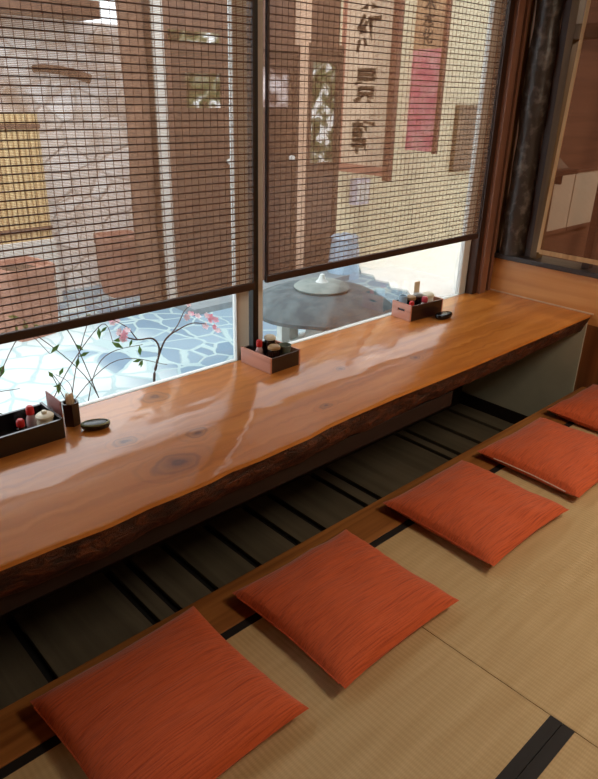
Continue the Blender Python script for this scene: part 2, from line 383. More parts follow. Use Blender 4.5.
# ------------------------------------------------------------------ mesh helpers
def add_box(bm, a, b, rot=0.0, piv=None, bevel=0.0):
    vs = [Vector((x, y, z)) for x in (a[0], b[0]) for y in (a[1], b[1]) for z in (a[2], b[2])]
    if rot:
        pv = Vector(piv if piv else ((a[0] + b[0]) / 2, (a[1] + b[1]) / 2, 0)); R = Matrix.Rotation(rot, 3, 'Z')
        vs = [R @ (v - Vector((pv.x, pv.y, 0))) + Vector((pv.x, pv.y, 0)) for v in vs]
    v = [bm.verts.new(p) for p in vs]
    fs = [bm.faces.new([v[i] for i in q]) for q in ((0, 1, 3, 2), (4, 6, 7, 5), (0, 4, 5, 1), (2, 3, 7, 6), (0, 2, 6, 4), (1, 5, 7, 3))]
    if bevel:
        es = {e for f in fs for e in f.edges}
        bmesh.ops.bevel(bm, geom=list(es), offset=bevel, segments=2, affect='EDGES', profile=.6)

def add_lathe(bm, prof, c=(0, 0, 0), n=24, sq=None):
    """prof: list of (radius, z).  sq: optional function of angle that scales the radius."""
    rings = []
    for r, z in prof:
        if r <= 1e-6:
            rings.append([bm.verts.new((c[0], c[1], c[2] + z))])
        else:
            ring = []
            for i in range(n):
                a = 2 * PI * i / n; k = sq(a) if sq else 1
                ring.append(bm.verts.new((c[0] + r * k * math.cos(a), c[1] + r * k * math.sin(a), c[2] + z)))
            rings.append(ring)
    for p, q in zip(rings, rings[1:]):
        for i in range(n):
            j = (i + 1) % n
            if len(p) == 1 and len(q) == 1: continue
            if len(p) == 1: bm.faces.new((p[0], q[j], q[i]))
            elif len(q) == 1: bm.faces.new((p[i], p[j], q[0]))
            else: bm.faces.new((p[i], p[j], q[j], q[i]))
    if len(rings[0]) > 1: bm.faces.new(list(reversed(rings[0])))
    if len(rings[-1]) > 1: bm.faces.new(rings[-1])

def add_tube(bm, pts, r0, r1=None, n=8):
    pts = [Vector(p) for p in pts]; r1 = r0 if r1 is None else r1
    rings = []
    for i, p in enumerate(pts):
        t = (pts[min(i + 1, len(pts) - 1)] - pts[max(i - 1, 0)]).normalized()
        u = t.cross(Vector((0, 0, 1)) if abs(t.z) < .95 else Vector((1, 0, 0))).normalized(); w = t.cross(u)
        r = r0 + (r1 - r0) * i / max(1, len(pts) - 1)
        rings.append([bm.verts.new(p + r * (math.cos(2 * PI * k / n) * u + math.sin(2 * PI * k / n) * w)) for k in range(n)])
    for p, q in zip(rings, rings[1:]):
        for i in range(n):
            j = (i + 1) % n; bm.faces.new((p[i], p[j], q[j], q[i]))
    bm.faces.new(list(reversed(rings[0]))); bm.faces.new(rings[-1])

def add_prism(bm, poly, z0, z1):
    a = [bm.verts.new((x, y, z0)) for x, y in poly]; b = [bm.verts.new((x, y, z1)) for x, y in poly]
    bm.faces.new(list(reversed(a))); bm.faces.new(b); n = len(poly)
    for i in range(n): j = (i + 1) % n; bm.faces.new((a[i], a[j], b[j], b[i]))

def obj(name, bm, mat, parent=None, smooth=False, label=None):
    bmesh.ops.recalc_face_normals(bm, faces=bm.faces)
    me = bpy.data.meshes.new(name); bm.to_mesh(me); bm.free()
    me.materials.append(mat)
    if smooth:
        me.polygons.foreach_set('use_smooth', [True] * len(me.polygons))
        try: me.set_sharp_from_angle(angle=math.radians(40))
        except Exception: pass
    o = bpy.data.objects.new(name, me); C.objects.link(o)
    if parent: o.parent = parent
    if label: o['label'] = label
    return o

def boxes(name, lst, mat, parent=None, bevel=0.0, rot=0.0, piv=None, label=None):
    bm = bmesh.new()
    for a, b in lst: add_box(bm, a, b, rot, piv, bevel)
    return obj(name, bm, mat, parent, label=label)

def struct(o):
    o['kind'] = 'structure'; return o

def thing(name, label, cat, loc=(0, 0, 0), rz=0.0, group=None):
    o = bpy.data.objects.new(name, None); o.empty_display_size = .05; C.objects.link(o)
    o.location = loc; o.rotation_euler = (0, 0, rz); o['label'] = label; o['category'] = cat
    if group: o['group'] = group
    return o

def tag(o, label, cat, group=None):
    o['label'] = label; o['category'] = cat
    if group: o['group'] = group
    return o

# ------------------------------------------------------------------ room shell
LX, BY, HT = -1.6, -2.4, 2.55            # left wall, wall behind the viewer, ceiling height
YE = 1.43                                # front edge of the raised floor
struct(boxes('floor', [((LX, BY, -.12), (XW + .1, 1.262, -.052))], M['strip']))
struct(boxes('trim_1', [((LX, 1.262, -.12), (XW, YE, 0.0))], M['strip'], bevel=.006))                  # platform edge board
struct(boxes('wall_pit_front', [((LX, 1.33, -.40), (XW, 1.40, -.12))], M['pitwall']))
GAPS = [-1.2, -.9, -.62, -.3, .1, .557, .970, 1.070, 1.248, 1.480, 1.715, 1.878, 2.178, 2.280, 2.893, 2.982, 3.190, 3.428]
pl = []; x0 = LX
for g in GAPS + [XW + .02]:
    pl.append(((x0, 1.40, -.40), (g - .017, 2.2, -.38))); x0 = g + .017
struct(boxes('floor_pit', pl, M['pitfloor'], bevel=.003))
struct(boxes('floor_pit_base', [((LX, 1.33, -.46), (XW + .1, 2.3, -.40))], M['black']))
struct(boxes('wall_window', [((LX, 2.20, -.46), (XW + .1, 2.235, .335))], M['pitwall']))
struct(boxes('wall_window_header', [((LX, 2.12, 2.18), (XW + .1, 2.32, HT))], M['wallpaper']))
struct(boxes('wall_left', [((LX - .1, BY, -.46), (LX, 2.3, HT))], M['wallpaper']))
struct(boxes('wall_back', [((LX - .1, BY - .1, -.46), (8.6, BY, HT))], M['wallpaper']))
struct(boxes('ceiling', [((LX - .1, BY - .1, HT), (8.6, 2.32, HT + .1))], M['ceil']))
# right wall: grey pit end, plywood dado, dark sill, opening above
struct(boxes('wall_right', [((XW, BY, -.46), (XW + .08, 2.2, .36))], M['postwood']))
struct(boxes('wall_pit_end', [((XW - .012, 1.475, -.30), (XW, 2.2, .41))], M['greywall']))
struct(boxes('baseboard_pit', [((XW - .022, 1.40, -.38), (XW - .001, 2.2, -.298))], M['beam']))
struct(boxes('wall_right_dado', [((XW, BY, .36), (XW + .06, 2.2, .622))], M['ply']))
struct(boxes('trim_2', [((XW - .02, BY, .622), (XW + .16, 2.2, .650))], M['sill'], bevel=.004))
struct(boxes('trim_3', [((XW - .006, 1.452, CZ), (XW, 2.13, CZ + .007))], M['caulk']))
struct(boxes('wall_right_header', [((XW, BY, 2.12), (XW + .10, 2.2, HT))], M['wallpaper']))
struct(boxes('wall_right_rear', [((XW, BY, .65), (XW + .1, .35, 2.12))], M['wallpaper']))
# black barky log post in the corner of the opening
bm = bmesh.new()
prof = []
for k in range(28):
    z = .65 + k * (2.12 - .65) / 27
    prof.append((.072 + .004 * math.sin(z * 9) + .003 * math.sin(z * 23), z))
add_lathe(bm, prof, (XW + .052, 2.028, 0), 20, lambda a: 1 + .02 * math.sin(5 * a))
struct(obj('trim_4', bm, M['log'], smooth=True))
struct(boxes('trim_5', [((XW - .01, 2.115, .65), (XW + .06, 2.165, 2.12))], M['olive'], bevel=.004))
struct(boxes('trim_6', [((XW + .06, 1.900, .65), (XW + .12, 1.955, 2.12))], M['jambd']))
struct(boxes('trim_7', [((XW + .03, 1.858, .65), (XW + .10, 1.900, 2.12)), ((XW + .03, 1.55, 1.78), (XW + .10, 1.858, 1.85))], M['olive'], bevel=.003))
struct(boxes('trim_8', [((XW + .04, 1.55, .65), (XW + .09, 1.59, 1.78))], M['jambd']))
# jamb boards at the right of the window
struct(boxes('trim_20', [((3.405, 2.115, CZ), (3.450, 2.165, 2.18))], M['jambd']))
struct(boxes('trim_9', [((3.450, 2.09, CZ), (3.510, 2.2, 2.18))], M['jamb'], bevel=.004))
struct(boxes('trim_10', [((3.510, 2.13, CZ), (3.552, 2.2, 2.18))], M['jambd']))
struct(boxes('trim_11', [((3.552, 2.10, CZ), (XW - .012, 2.2, 2.18))], M['jamb'], bevel=.004))
struct(boxes('trim_12', [((1.708, 2.10, CZ), (1.737, 2.132, 2.18))], M['mull'], bevel=.003))          # black mullion
struct(boxes('trim_13', [((-.30, 2.10, CZ), (-.265, 2.165, 2.18))], M['mull'], bevel=.003))

def sash(n, x0, x1, y, wl=.075, wr=.075):
    t = .028
    z0, z1 = .338, 2.17
    o = struct(boxes('window_%d' % n, [((x0, y, z0), (x0 + wl, y + t, z1)), ((x1 - wr, y, z0), (x1, y + t, z1)),
                                       ((x0 + wl, y, z0), (x1 - wr, y + t, 1.503 - 1.08 * (y + .0) / 2.155)), ((x0 + wl, y, z1 - .05), (x1 - wr, y + t, z1))], M['alu'], bevel=.003))
    g = boxes('glass_pane', [((x0 + wl - .004, y + .011, z0 + .03), (x1 - wr + .004, y + .016, z1 - .04))], M['glass'], o, label='clear glass pane')
    return o
sash(1, -.26, 1.785, 2.205, .06, .085)
sash(2, 1.780, 3.435, 2.170, .040, .085)
sash(3, LX, -.30, 2.205, .06, .06)
struct(boxes('trim_14', [((LX, 2.157, .32), (3.59, 2.20, .337))], M['jamb']))

# next room beyond the opening
struct(boxes('wall_next_side', [((XW + .08, 2.2, -.46), (8.6, 2.32, HT))], M['nextwall']))
struct(boxes('wall_next_far', [((8.5, BY, -.46), (8.6, 2.3, HT))], M['nextwall']))
struct(boxes('floor_next', [((XW + .08, BY, -.1), (8.6, 2.3, 0))], M['rush']))
for k, (a, b) in enumerate(((3.98, 4.595), (4.61, 4.97), (5.6, 6.2))):
    p = thing('low_panel', ('pale off-white low panel beyond the reed blind, at its left edge', 'pale off-white low panel seen through the reed blind, right of the dark seam',
                            'off-white low panel farthest along the next room')[k], 'panel')
    boxes('panel_sheet', [((a, 2.178, .68), (b, 2.2, 1.045))], M['panel'], p)
    boxes('bottom_rail', [((a, 2.172, .655), (b, 2.2, .68))], M['nextwall'], p)
    boxes('top_rail', [((a, 2.172, 1.045), (b, 2.2, 1.06))], M['nextwall'], p)
sh = thing('wall_shelf', 'small dark wooden shelf in the gap between black log post and reed blind', 'shelf')
boxes('shelf_board', [((3.98, 2.02, 1.07), (4.30, 2.2, 1.10))], M['jambd'], sh, bevel=.004)
for bx_ in (4.02, 4.24): boxes('bracket', [((bx_, 2.10, 1.0), (bx_ + .02, 2.2, 1.07))], M['jambd'], sh)
bm = bmesh.new()
v = [bm.verts.new(q) for q in ((4.0, 2.06, 1.10), (4.27, 2.06, 1.10), (4.27, 2.17, 1.10), (4.0, 2.17, 1.10), (4.02, 2.10, 1.25), (4.16, 2.10, 1.17), (4.16, 2.16, 1.17), (4.02, 2.16, 1.25))]
for q in ((0, 1, 5, 4), (1, 2, 6, 5), (2, 3, 7, 6), (3, 0, 4, 7), (4, 5, 6, 7), (3, 2, 1, 0)): bm.faces.new([v[i] for i in q])
bmesh.ops.bevel(bm, geom=list(bm.edges), offset=.008, segments=2, affect='EDGES')
tag(obj('folded_cloth', bm, M['cloth']), 'grey folded cloth heaped on the small dark shelf beyond the post', 'cloth')

# ------------------------------------------------------------------ tatami mats
def tatami(label, x0, x1, y0, y1, near=None, far=None):
    """near/far: border strip widths along the y0 / y1 sides (None = no border)."""
    t = thing('tatami_mat', label, 'tatami mat', (x0, y0, -.052), 0, 'tatami mats on the raised floor')
    w, d = x1 - x0, y1 - y0; e = .0012
    boxes('mat_surface', [((e, e, 0), (w - e, d - e, .05))], M['rush'], t, bevel=.002)
    if near: boxes('border', [((e, e - .0002, .001), (w - e, near, .0515))], M['heri'], t, label='black cloth border')
    if far: boxes('border', [((e, d - far, .001), (w - e, d - e, .0515))], M['heri'], t, label='black cloth border')
    return t
SX = 1.378
tatami('straw tatami mat left of the seam, under the two cushions nearest the viewer', SX - 1.82, SX, .413, 1.262, .034, .030)
tatami('straw tatami mat right of the seam, under the three far cushions', SX, XW, -.55, 1.262, None, .030)
tatami('straw tatami mat in the bottom right corner, below the black border band', SX - 1.82, SX, -.44, .413, None, .034)
tatami('straw tatami mat outside the left edge, bordered in black', LX, SX - 1.82, .413, 1.262, .034, .030)

# ------------------------------------------------------------------ counter
FE = [(-1.6, 1.45), (-1.1, 1.462), (-.6, 1.44), (-.1, 1.455), (.2, 1.448), (.412, 1.441), (.522, 1.438), (.658, 1.428), (.79, 1.437), (.888, 1.433), (.995, 1.433), (1.081, 1.443),
      (1.198, 1.438), (1.333, 1.442), (1.421, 1.443), (1.54, 1.458), (1.702, 1.463), (1.938, 1.465), (2.196, 1.46), (2.486, 1.457), (2.83, 1.459), (3.227, 1.461), (3.583, 1.462)]
def fe(x):
    for (a, ya), (b, yb) in zip(FE, FE[1:]):
        if a <= x <= b:
            t = (x - a) / (b - a); return ya + (yb - ya) * t
    return FE[-1][1]
ct = thing('counter_table', 'long varnished live-edge wooden counter running under the window', 'counter', (0, 0, 0))
def cb(x, z):      # bark edge set-back and lumps
    return .018 * noise.noise(Vector((x * 3, z * 8, 1.3))) + .008 * noise.noise(Vector((x * 11, z * 20, 4.1)))
xs = [-1.58 + i * (3.583 + 1.58) / 260 for i in range(261)]
bm = bmesh.new(); rows = []
for x in xs:
    y = fe(x)
    rows.append([bm.verts.new(q) for q in ((x, y, CZ - .012), (x, y + .004, CZ - .003), (x, y + .012, CZ), (x, 2.155, CZ), (x, 2.155, CZ - .02), (x, y + .03, CZ - .02))])
for p, q in zip(rows, rows[1:]):
    for i in range(6): j = (i + 1) % 6; bm.faces.new((p[i], p[j], q[j], q[i]))
bm.faces.new(rows[0]); bm.faces.new(list(reversed(rows[-1])))
obj('tabletop', bm, M['slab'], ct, smooth=True)
bm = bmesh.new(); rows = []
for x in xs:
    y = fe(x); dep = .112 + .014 * noise.noise(Vector((x * 2.2, 7.7, 0))) + .010 * noise.noise(Vector((x * 7, 2.7, 0)))
    sec = []
    for k in range(9):
        t = k / 8; z = CZ - .0121 - t * (dep - .012)
        sec.append((x, y + .002 + .016 * t + .020 * t ** 3 + cb(x, z) * min(1, t * 5), z))
    sec += [(x, y + .12, CZ - dep), (x, 2.14, CZ - .10), (x, 2.14, CZ - .021), (x, y + .04, CZ - .0205)]
    rows.append([bm.verts.new(q) for q in sec])
for p, q in zip(rows, rows[1:]):
    n = len(p)
    for i in range(n): j = (i + 1) % n; bm.faces.new((p[i], p[j], q[j], q[i]))
bm.faces.new(rows[0]); bm.faces.new(list(reversed(rows[-1])))
obj('bark_edge', bm, M['bark'], ct, smooth=True, label='rough dark bark-covered front edge')
boxes('support_rail', [((-1.58, 1.495, .232), (2.36, 1.56, .302))], M['beam'], ct, bevel=.004, label='dark support rail under the slab')

# ------------------------------------------------------------------ cushions
def cushion_mesh(name, w, d, seed, h=.055):
    bm = bmesh.new(); n = 40
    def P(i, j, s):
        u, v = -1 + 2 * i / n, -1 + 2 * j / n
        f = max(0, (1 - u ** 4) * (1 - v ** 4)) ** .5 * (.70 + .30 * (1 - u * u) * (1 - v * v))
        x = u * w / 2 * (1 - .05 * (1 - v * v) ** 1.0 * abs(u) ** 3); y = v * d / 2 * (1 - .05 * (1 - u * u) * abs(v) ** 3)
        q = Vector((x * 7 + seed * 3.1, y * 7, seed))
        lump = .006 * noise.noise(q) + .0035 * noise.noise(Vector((x * 9, y * 34, seed + 5.0)))
        e = .036 + .006 * noise.noise(Vector((u * 1.5, v * 1.5, seed)))
        if s > 0: z = e + f * h + lump * min(1, 3 * f)
        else: z = e - min(f * .07, e - .0006)
        return (x, y, z)
    top = [[bm.verts.new(P(i, j, 1)) for j in range(n + 1)] for i in range(n + 1)]
    bot = [[top[i][j] if i in (0, n) or j in (0, n) else bm.verts.new(P(i, j, -1)) for j in range(n + 1)] for i in range(n + 1)]
    for i in range(n):
        for j in range(n):
            bm.faces.new((top[i][j], top[i + 1][j], top[i + 1][j + 1], top[i][j + 1]))
            bm.faces.new((bot[i][j + 1], bot[i + 1][j + 1], bot[i + 1][j], bot[i][j]))
    edge = lambda pts: [P(i, j, 1) for i, j in pts]
    return bm, edge([(0, j) for j in range(n + 1)])
CU = [(.622, 1.118, .520, .510, .020, 'orange cushion nearest the viewer, on the bottom left of the tatami'),
      (1.264, 1.096, .525, .500, -.005, 'orange cushion lying across the tatami seam, second from the viewer'),
      (2.020, 1.112, .530, .505, -.012, 'middle orange cushion of the row, third from the viewer'),
      (2.672, 1.110, .550, .490, -.022, 'orange cushion with a pale zip edge showing, fourth from the viewer'),
      (3.315, 1.115, .520, .515, -.010, 'farthest orange cushion, cut off by the right edge beside the wooden wall')]
for k, (x, y, w, d, r, lab) in enumerate(CU):
    t = thing('floor_cushion', lab, 'cushion', (x, y, 0.0005), r, 'orange floor cushions along the counter')
    bm, le = cushion_mesh('cover', w, d, k + 1.0)
    obj('cover', bm, M['cushion'], t, smooth=True)
    bm = bmesh.new(); add_tube(bm, [(q[0] - .001, q[1], q[2] - .001) for q in (le[5:-7] if k == 3 else le[2:-2])], .0024, n=6)
    obj('seam_piping', bm, M['piping'] if k == 3 else M['cushion'], t, smooth=True, label='pale zip tape along the left seam' if k == 3 else None)

# ------------------------------------------------------------------ table caddies and what stands in them
def caddy(label, x, y, rz, w, d, h, slot=True, mat='lacquer', end='litend'):
    """w along its own x, d along its own y; front left corner at (x, y)."""
    t = thing('condiment_caddy', label, 'caddy', (x, y, CZ), rz, 'condiment caddies on the counter')
    th = .009
    boxes('base', [((th, th, .002), (w - th, d - th, .011))], M[mat], t)
    for a, b in ((0, th), (d - th, d)): boxes('side_panel', [((th, a, 0.001), (w - th, b, h - .004))], M[mat], t)
    for xx in (0, w - th):
        bm = bmesh.new(); s0, s1, za, zb = d * .32, d * .68, h * .52, h * .66
        if slot:      # one piece with a hand slot cut through it
            ys, zs = (0, s0, s1, d), (.001, za, zb, h)
            V = {(i, j, k): bm.verts.new((xx + i * th, ys[j], zs[k])) for i in (0, 1) for j in range(4) for k in range(4)}
            for i in (0, 1):
                for j in range(3):
                    for k in range(3):
                        if (j, k) != (1, 1): bm.faces.new((V[i, j, k], V[i, j + 1, k], V[i, j + 1, k + 1], V[i, j, k + 1]))
            ring = lambda q: [bm.faces.new((V[0, *q[n]], V[1, *q[n]], V[1, *q[(n + 1) % len(q)]], V[0, *q[(n + 1) % len(q)]])) for n in range(len(q))]
            ring([(0, 0), (1, 0), (2, 0), (3, 0), (3, 1), (3, 2), (3, 3), (2, 3), (1, 3), (0, 3), (0, 2), (0, 1)]); ring([(1, 1), (2, 1), (2, 2), (1, 2)])
        else: add_box(bm, (xx, 0, .001), (xx + th, d, h))
        obj('handle_end', bm, M[end], t, label='wooden end board with window light painted in' if end == 'litend' else None)
    def at(u, v, z=.0112):
        return (x + u * math.cos(rz) - v * math.sin(rz), y + u * math.sin(rz) + v * math.cos(rz), CZ + z)
    return at
def jar(name, label, cat, prof, mat, loc, cap=None, capmat=None, capname='cap', group=None, n=20, rz=0):
    t = thing(name, label, cat, loc, rz, group)
    bm = bmesh.new(); add_lathe(bm, prof, n=n); obj('body', bm, M[mat], t, smooth=True)
    if cap:
        bm = bmesh.new(); add_lathe(bm, cap, n=n); obj(capname, bm, M[capmat], t, smooth=True)
    return t
def bottle(loc, label, bodymat, capmat, r=.017, h=.062, ch=.028):
    return jar('condiment_bottle', label, 'bottle', [(r * .9, 0), (r, .004), (r, h * .72), (r * .72, h * .92), (r * .6, h)], bodymat, loc,
               [(r * .74, h), (r * .8, h + .002), (r * .74, h + ch * .8), (r * .5, h + ch), (0, h + ch + .001)], capmat, 'cap', 'condiments in the caddies')
def spice(loc, label, bodymat, lidmat, r=.026, h=.06, knob=True, kw='spice_jar'):
    lid = [(r * .92, h), (r * 1.06, h + .002), (r * 1.06, h + .010), (r * .8, h + .016)]
    lid += [(0, h + .017)]
    t = jar(kw, label, 'jar', [(r * .8, 0), (r, .006), (r, h * .8), (r * .88, h)], bodymat, loc, lid, lidmat, 'lid', 'condiments in the caddies')
    if knob:
        bm = bmesh.new(); add_lathe(bm, [(r * .3, h + .0165), (r * .34, h + .022), (r * .28, h + .026), (0, h + .028)], n=14)
        obj('knob', bm, M[lidmat], t.children[-1] if t.children[-1].name.startswith('lid') else [c for c in t.children if c.name.startswith('lid')][0], smooth=True)
    return t
def oval(label, x, y, rz, k=1.0, rimmat='rim'):
    t = thing('oval_dish', label, 'dish', (x, y, CZ), rz, 'small black oval dishes')
    f = lambda a: k / math.sqrt((math.cos(a) / 1.0) ** 2 + (math.sin(a) / .55) ** 2)
    bm = bmesh.new(); add_lathe(bm, [(.030, .0005), (.042, .006), (.046, .016), (.044, .023), (.030, .026), (0, .026)], n=32, sq=f); obj('body', bm, M['gloss'], t, smooth=True)
    bm = bmesh.new(); add_lathe(bm, [(.0445, .0215), (.046, .0225), (.044, .0255), (.040, .0268), (.039, .0262), (.039, .0235)], n=32, sq=f); obj('rim', bm, M[rimmat], t, smooth=True, label='pale rim' if rimmat == 'rim' else None)
    return t
def holder(label, x, y, rz, n=6, picks=24):
    t = thing('toothpick_holder', label, 'toothpick holder', (x, y, CZ), rz)
    bm = bmesh.new(); add_lathe(bm, [(.030, .0005), (.031, .085), (.025, .085), (.025, .01), (0, .01)], n=n); obj('cup', bm, M['lacquer'], t)
    bm = bmesh.new(); R = random.Random(3)
    for k in range(picks):
        a = R.random() * 2 * PI; r = .016 * math.sqrt(R.random())
        add_tube(bm, [(r * math.cos(a), r * math.sin(a), .012), (r * math.cos(a) * .9 , r * math.sin(a) * .9, .112 + .006 * R.random())], .0022, .0012, 5)
    o = obj('toothpicks', bm, M['pick'], t, label='bundle of pale toothpicks'); o['kind'] = 'stuff'
    return t

# left caddy
at = caddy('black condiment caddy at the left edge of the counter', .50, 1.968, .0, .285, .165, .074, False, 'blacklac', 'blacklac')
bottle(at(.215, .095), 'red-capped bottle in the left caddy, before the window', 'clear', 'red', .017, .064, .030)
bottle(at(.165, .055), 'dark red-topped bottle at the extreme left of the photo, in the left caddy', 'soy', 'red', .017, .050, .026)
spice(at(.246, .055), 'white lidded ceramic jar in the left caddy', 'cream', 'cream', .028, .056, True, 'ceramic_jar')
t = thing('menu_card', 'dark red upright card standing beside the left caddy, behind its right end', 'card', (.800, 2.045, CZ), 0)
bm = bmesh.new(); add_box(bm, (0, -.03, .0005), (.004, .085, .112)); obj('card_sheet', bm, M['cardred'], t)
holder('dark hexagonal toothpick holder beside the left caddy', .848, 2.050, .3)
oval('black oval dish beside the toothpick holder on the left', .893, 1.963, -.42, 1.08)
# middle caddy
at = caddy('dark wooden condiment caddy at the black window mullion, mid counter', 1.672, 1.945, .03, .175, .190, .070, False)
bottle(at(.040, .115), 'red-capped bottle in the middle caddy', 'clear', 'red', .017, .072, .030)
spice(at(.075, .060), 'dark jar with a tan lid at the front of the middle caddy', 'soy', 'tanlid', .026, .068, False)
spice(at(.115, .130), 'brown jar with a cream lid at the back of the middle caddy', 'soy', 'cream', .025, .084, False)
jar('glass_cup', 'grey-green glass cup at the right of the middle caddy', 'cup', [(.018, 0), (.028, .074), (.026, .074), (.017, .006), (0, .006)], 'glassgreen', at(.135, .055), group='condiments in the caddies')
# right caddy
at = caddy('dark wooden condiment caddy with slotted end by the stone lantern, farthest on the counter', 2.690, 2.018, -.09, .250, .134, .086, True)
jar('blue_cup', 'light blue cup at the back left of the right caddy', 'cup', [(.018, .0), (.023, .085), (.022, .104), (.017, .104), (.017, .01), (0, .01)], 'bluegl', at(.036, .094), group='condiments in the caddies')
jar('sauce_jar', 'brown jar with flat tan lid in the right caddy', 'jar', [(.022, 0), (.025, .006), (.025, .066), (.022, .074)], 'soy', at(.092, .090),
    [(.023, .074), (.028, .076), (.028, .088), (.020, .094), (.012, .096), (0, .097)], 'tanlid', 'lid', 'condiments in the caddies')
bottle(at(.040, .034), 'red-capped bottle at the front left of the right caddy', 'soy', 'red', .017, .058, .028)
spice(at(.150, .094), 'dark jar with grey lid in the middle of the right caddy', 'soy', 'greylid', .024, .082, False)
bottle(at(.142, .036), 'white bottle with rose-red cap in the right caddy', 'paper', 'pinkred', .021, .066, .028)
jar('sugar_jar', 'white domed jar at the right end of the right caddy', 'jar', [(.024, 0), (.030, .006), (.030, .068), (.027, .078)], 'paper', at(.196, .062),
    [(.028, .078), (.033, .080), (.032, .094), (.020, .103), (0, .106)], 'cream', 'lid', 'condiments in the caddies')
t = thing('napkin_card', 'pale upright slip standing behind the right caddy', 'card', (2.895, 2.143, CZ), -.1)
boxes('card_sheet', [((-.02, 0, .0005), (.02, .004, .155))], M['pick'], t)
oval('black oval dish lying in front of the right caddy', 2.885, 1.945, -.05, 1.3, 'gloss')

# ------------------------------------------------------------------ blinds on the window
def blind(label, x0, x1, z0, z1=2.14, y=2.075, rz=0.0, pitch=.024, spitch=.030, sh=.0042, cw=.0014):
    t = thing('bamboo_blind', label, 'blind', (x0, y, 0), rz, 'bamboo blinds in front of the window')
    w = x1 - x0; e = z0 + .03
    bm = bmesh.new(); v = [bm.verts.new(q) for q in ((0, 0, e), (w, 0, e), (w, 0, z1), (0, 0, z1))]; bm.faces.new(v)
    o = obj('weave', bm, M['weave'], t)
    bm = bmesh.new(); z = e + .016; R = random.Random(int(x0 * 100))
    while z < z1:
        dz = R.uniform(-.0012, .0012); dz2 = dz + R.uniform(-.001, .001)
        a = [(0, -.0055, z + dz), (w, -.0055, z + dz2)]
        vs = []
        for (px, py, pz) in a:
            vs.append([bm.verts.new((px, py, pz)), bm.verts.new((px, -.0015, pz)), bm.verts.new((px, -.0015, pz + sh)), bm.verts.new((px, py, pz + sh))])
        for i in range(4): bm.faces.new((vs[0][i], vs[0][(i + 1) % 4], vs[1][(i + 1) % 4], vs[1][i]))
        bm.faces.new(vs[0]); bm.faces.new(vs[1]); z += pitch
    obj('slats', bm, M['slat'], t, label='dark horizontal slats')
    bm = bmesh.new(); x = .012
    while x < w - .005:
        add_box(bm, (x, -.0075, e), (x + cw, -.0058, z1)); x += spitch
    obj('binding_cords', bm, M['string'], t, label='thin vertical binding cords')
    boxes('bottom_rail', [((0, -.011, z0), (w, .007, z0 + .031))], M['rail'], t, bevel=.004)
    for ex in (0, w - .008): boxes('edge_tape', [((ex, -.009, e), (ex + .008, .003, z1))], M['rail'], t)
    boxes('head_rail', [((0, -.015, z1), (w, .02, z1 + .04))], M['rail'], t, bevel=.004)
    return t
blind('brown bamboo blind left of the black window mullion', -.26, 1.692, .755)
blind('brown bamboo blind right of the black window mullion, above the stone lantern', 1.752, 3.315, .772, sh=.0034, cw=.0008)
# reed blind on the right wall opening
t = thing('reed_blind', 'fine reddish reed blind with pale edges hanging in the right wall opening', 'blind', (XW - .03, 0, 0), 0)
bm = bmesh.new(); v = [bm.verts.new(q) for q in ((0, .42, .72), (0, 1.822, .72), (0, 1.775, 2.1), (0, .40, 2.1))]; bm.faces.new(v)
obj('weave', bm, M['weave2'], t)
bm = bmesh.new()
v = [bm.verts.new(q) for q in ((-.004, 1.812, .705), (-.004, 1.830, .705), (-.004, 1.783, 2.1), (-.004, 1.765, 2.1), (.004, 1.812, .705), (.004, 1.830, .705), (.004, 1.783, 2.1), (.004, 1.765, 2.1))]
for q in ((0, 1, 2, 3), (7, 6, 5, 4), (0, 4, 5, 1), (1, 5, 6, 2), (2, 6, 7, 3), (3, 7, 4, 0)): bm.faces.new([v[i] for i in q])
obj('edge_tape', bm, M['reededge'], t, label='pale side edge')
boxes('bottom_rail', [((-.005, .42, .698), (.005, 1.812, .722))], M['reededge'], t, label='pale bottom edge')
boxes('head_rail', [((-.012, .40, 2.1), (.012, 1.79, 2.13))], M['rail'], t)

# ------------------------------------------------------------------ courtyard
GZ = -.45
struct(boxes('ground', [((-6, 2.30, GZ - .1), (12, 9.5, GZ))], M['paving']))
R = random.Random(5); pts = [(5.62, 3.2)]
for k in range(15):
    f = k / 14; px = 5.62 + (.40 * max(0, (f - .55) / .45)); py = 3.2 + f * 2.28
    pts.append((px + (.06 if k % 2 else -.05) + R.uniform(-.02, .02), py))
poly = pts + [(12, 5.49), (12, 3.2)]
bm = bmesh.new(); add_prism(bm, list(reversed(poly)), GZ, GZ + .02)
struct(obj('floor_yard_slab', bm, M['concrete']))
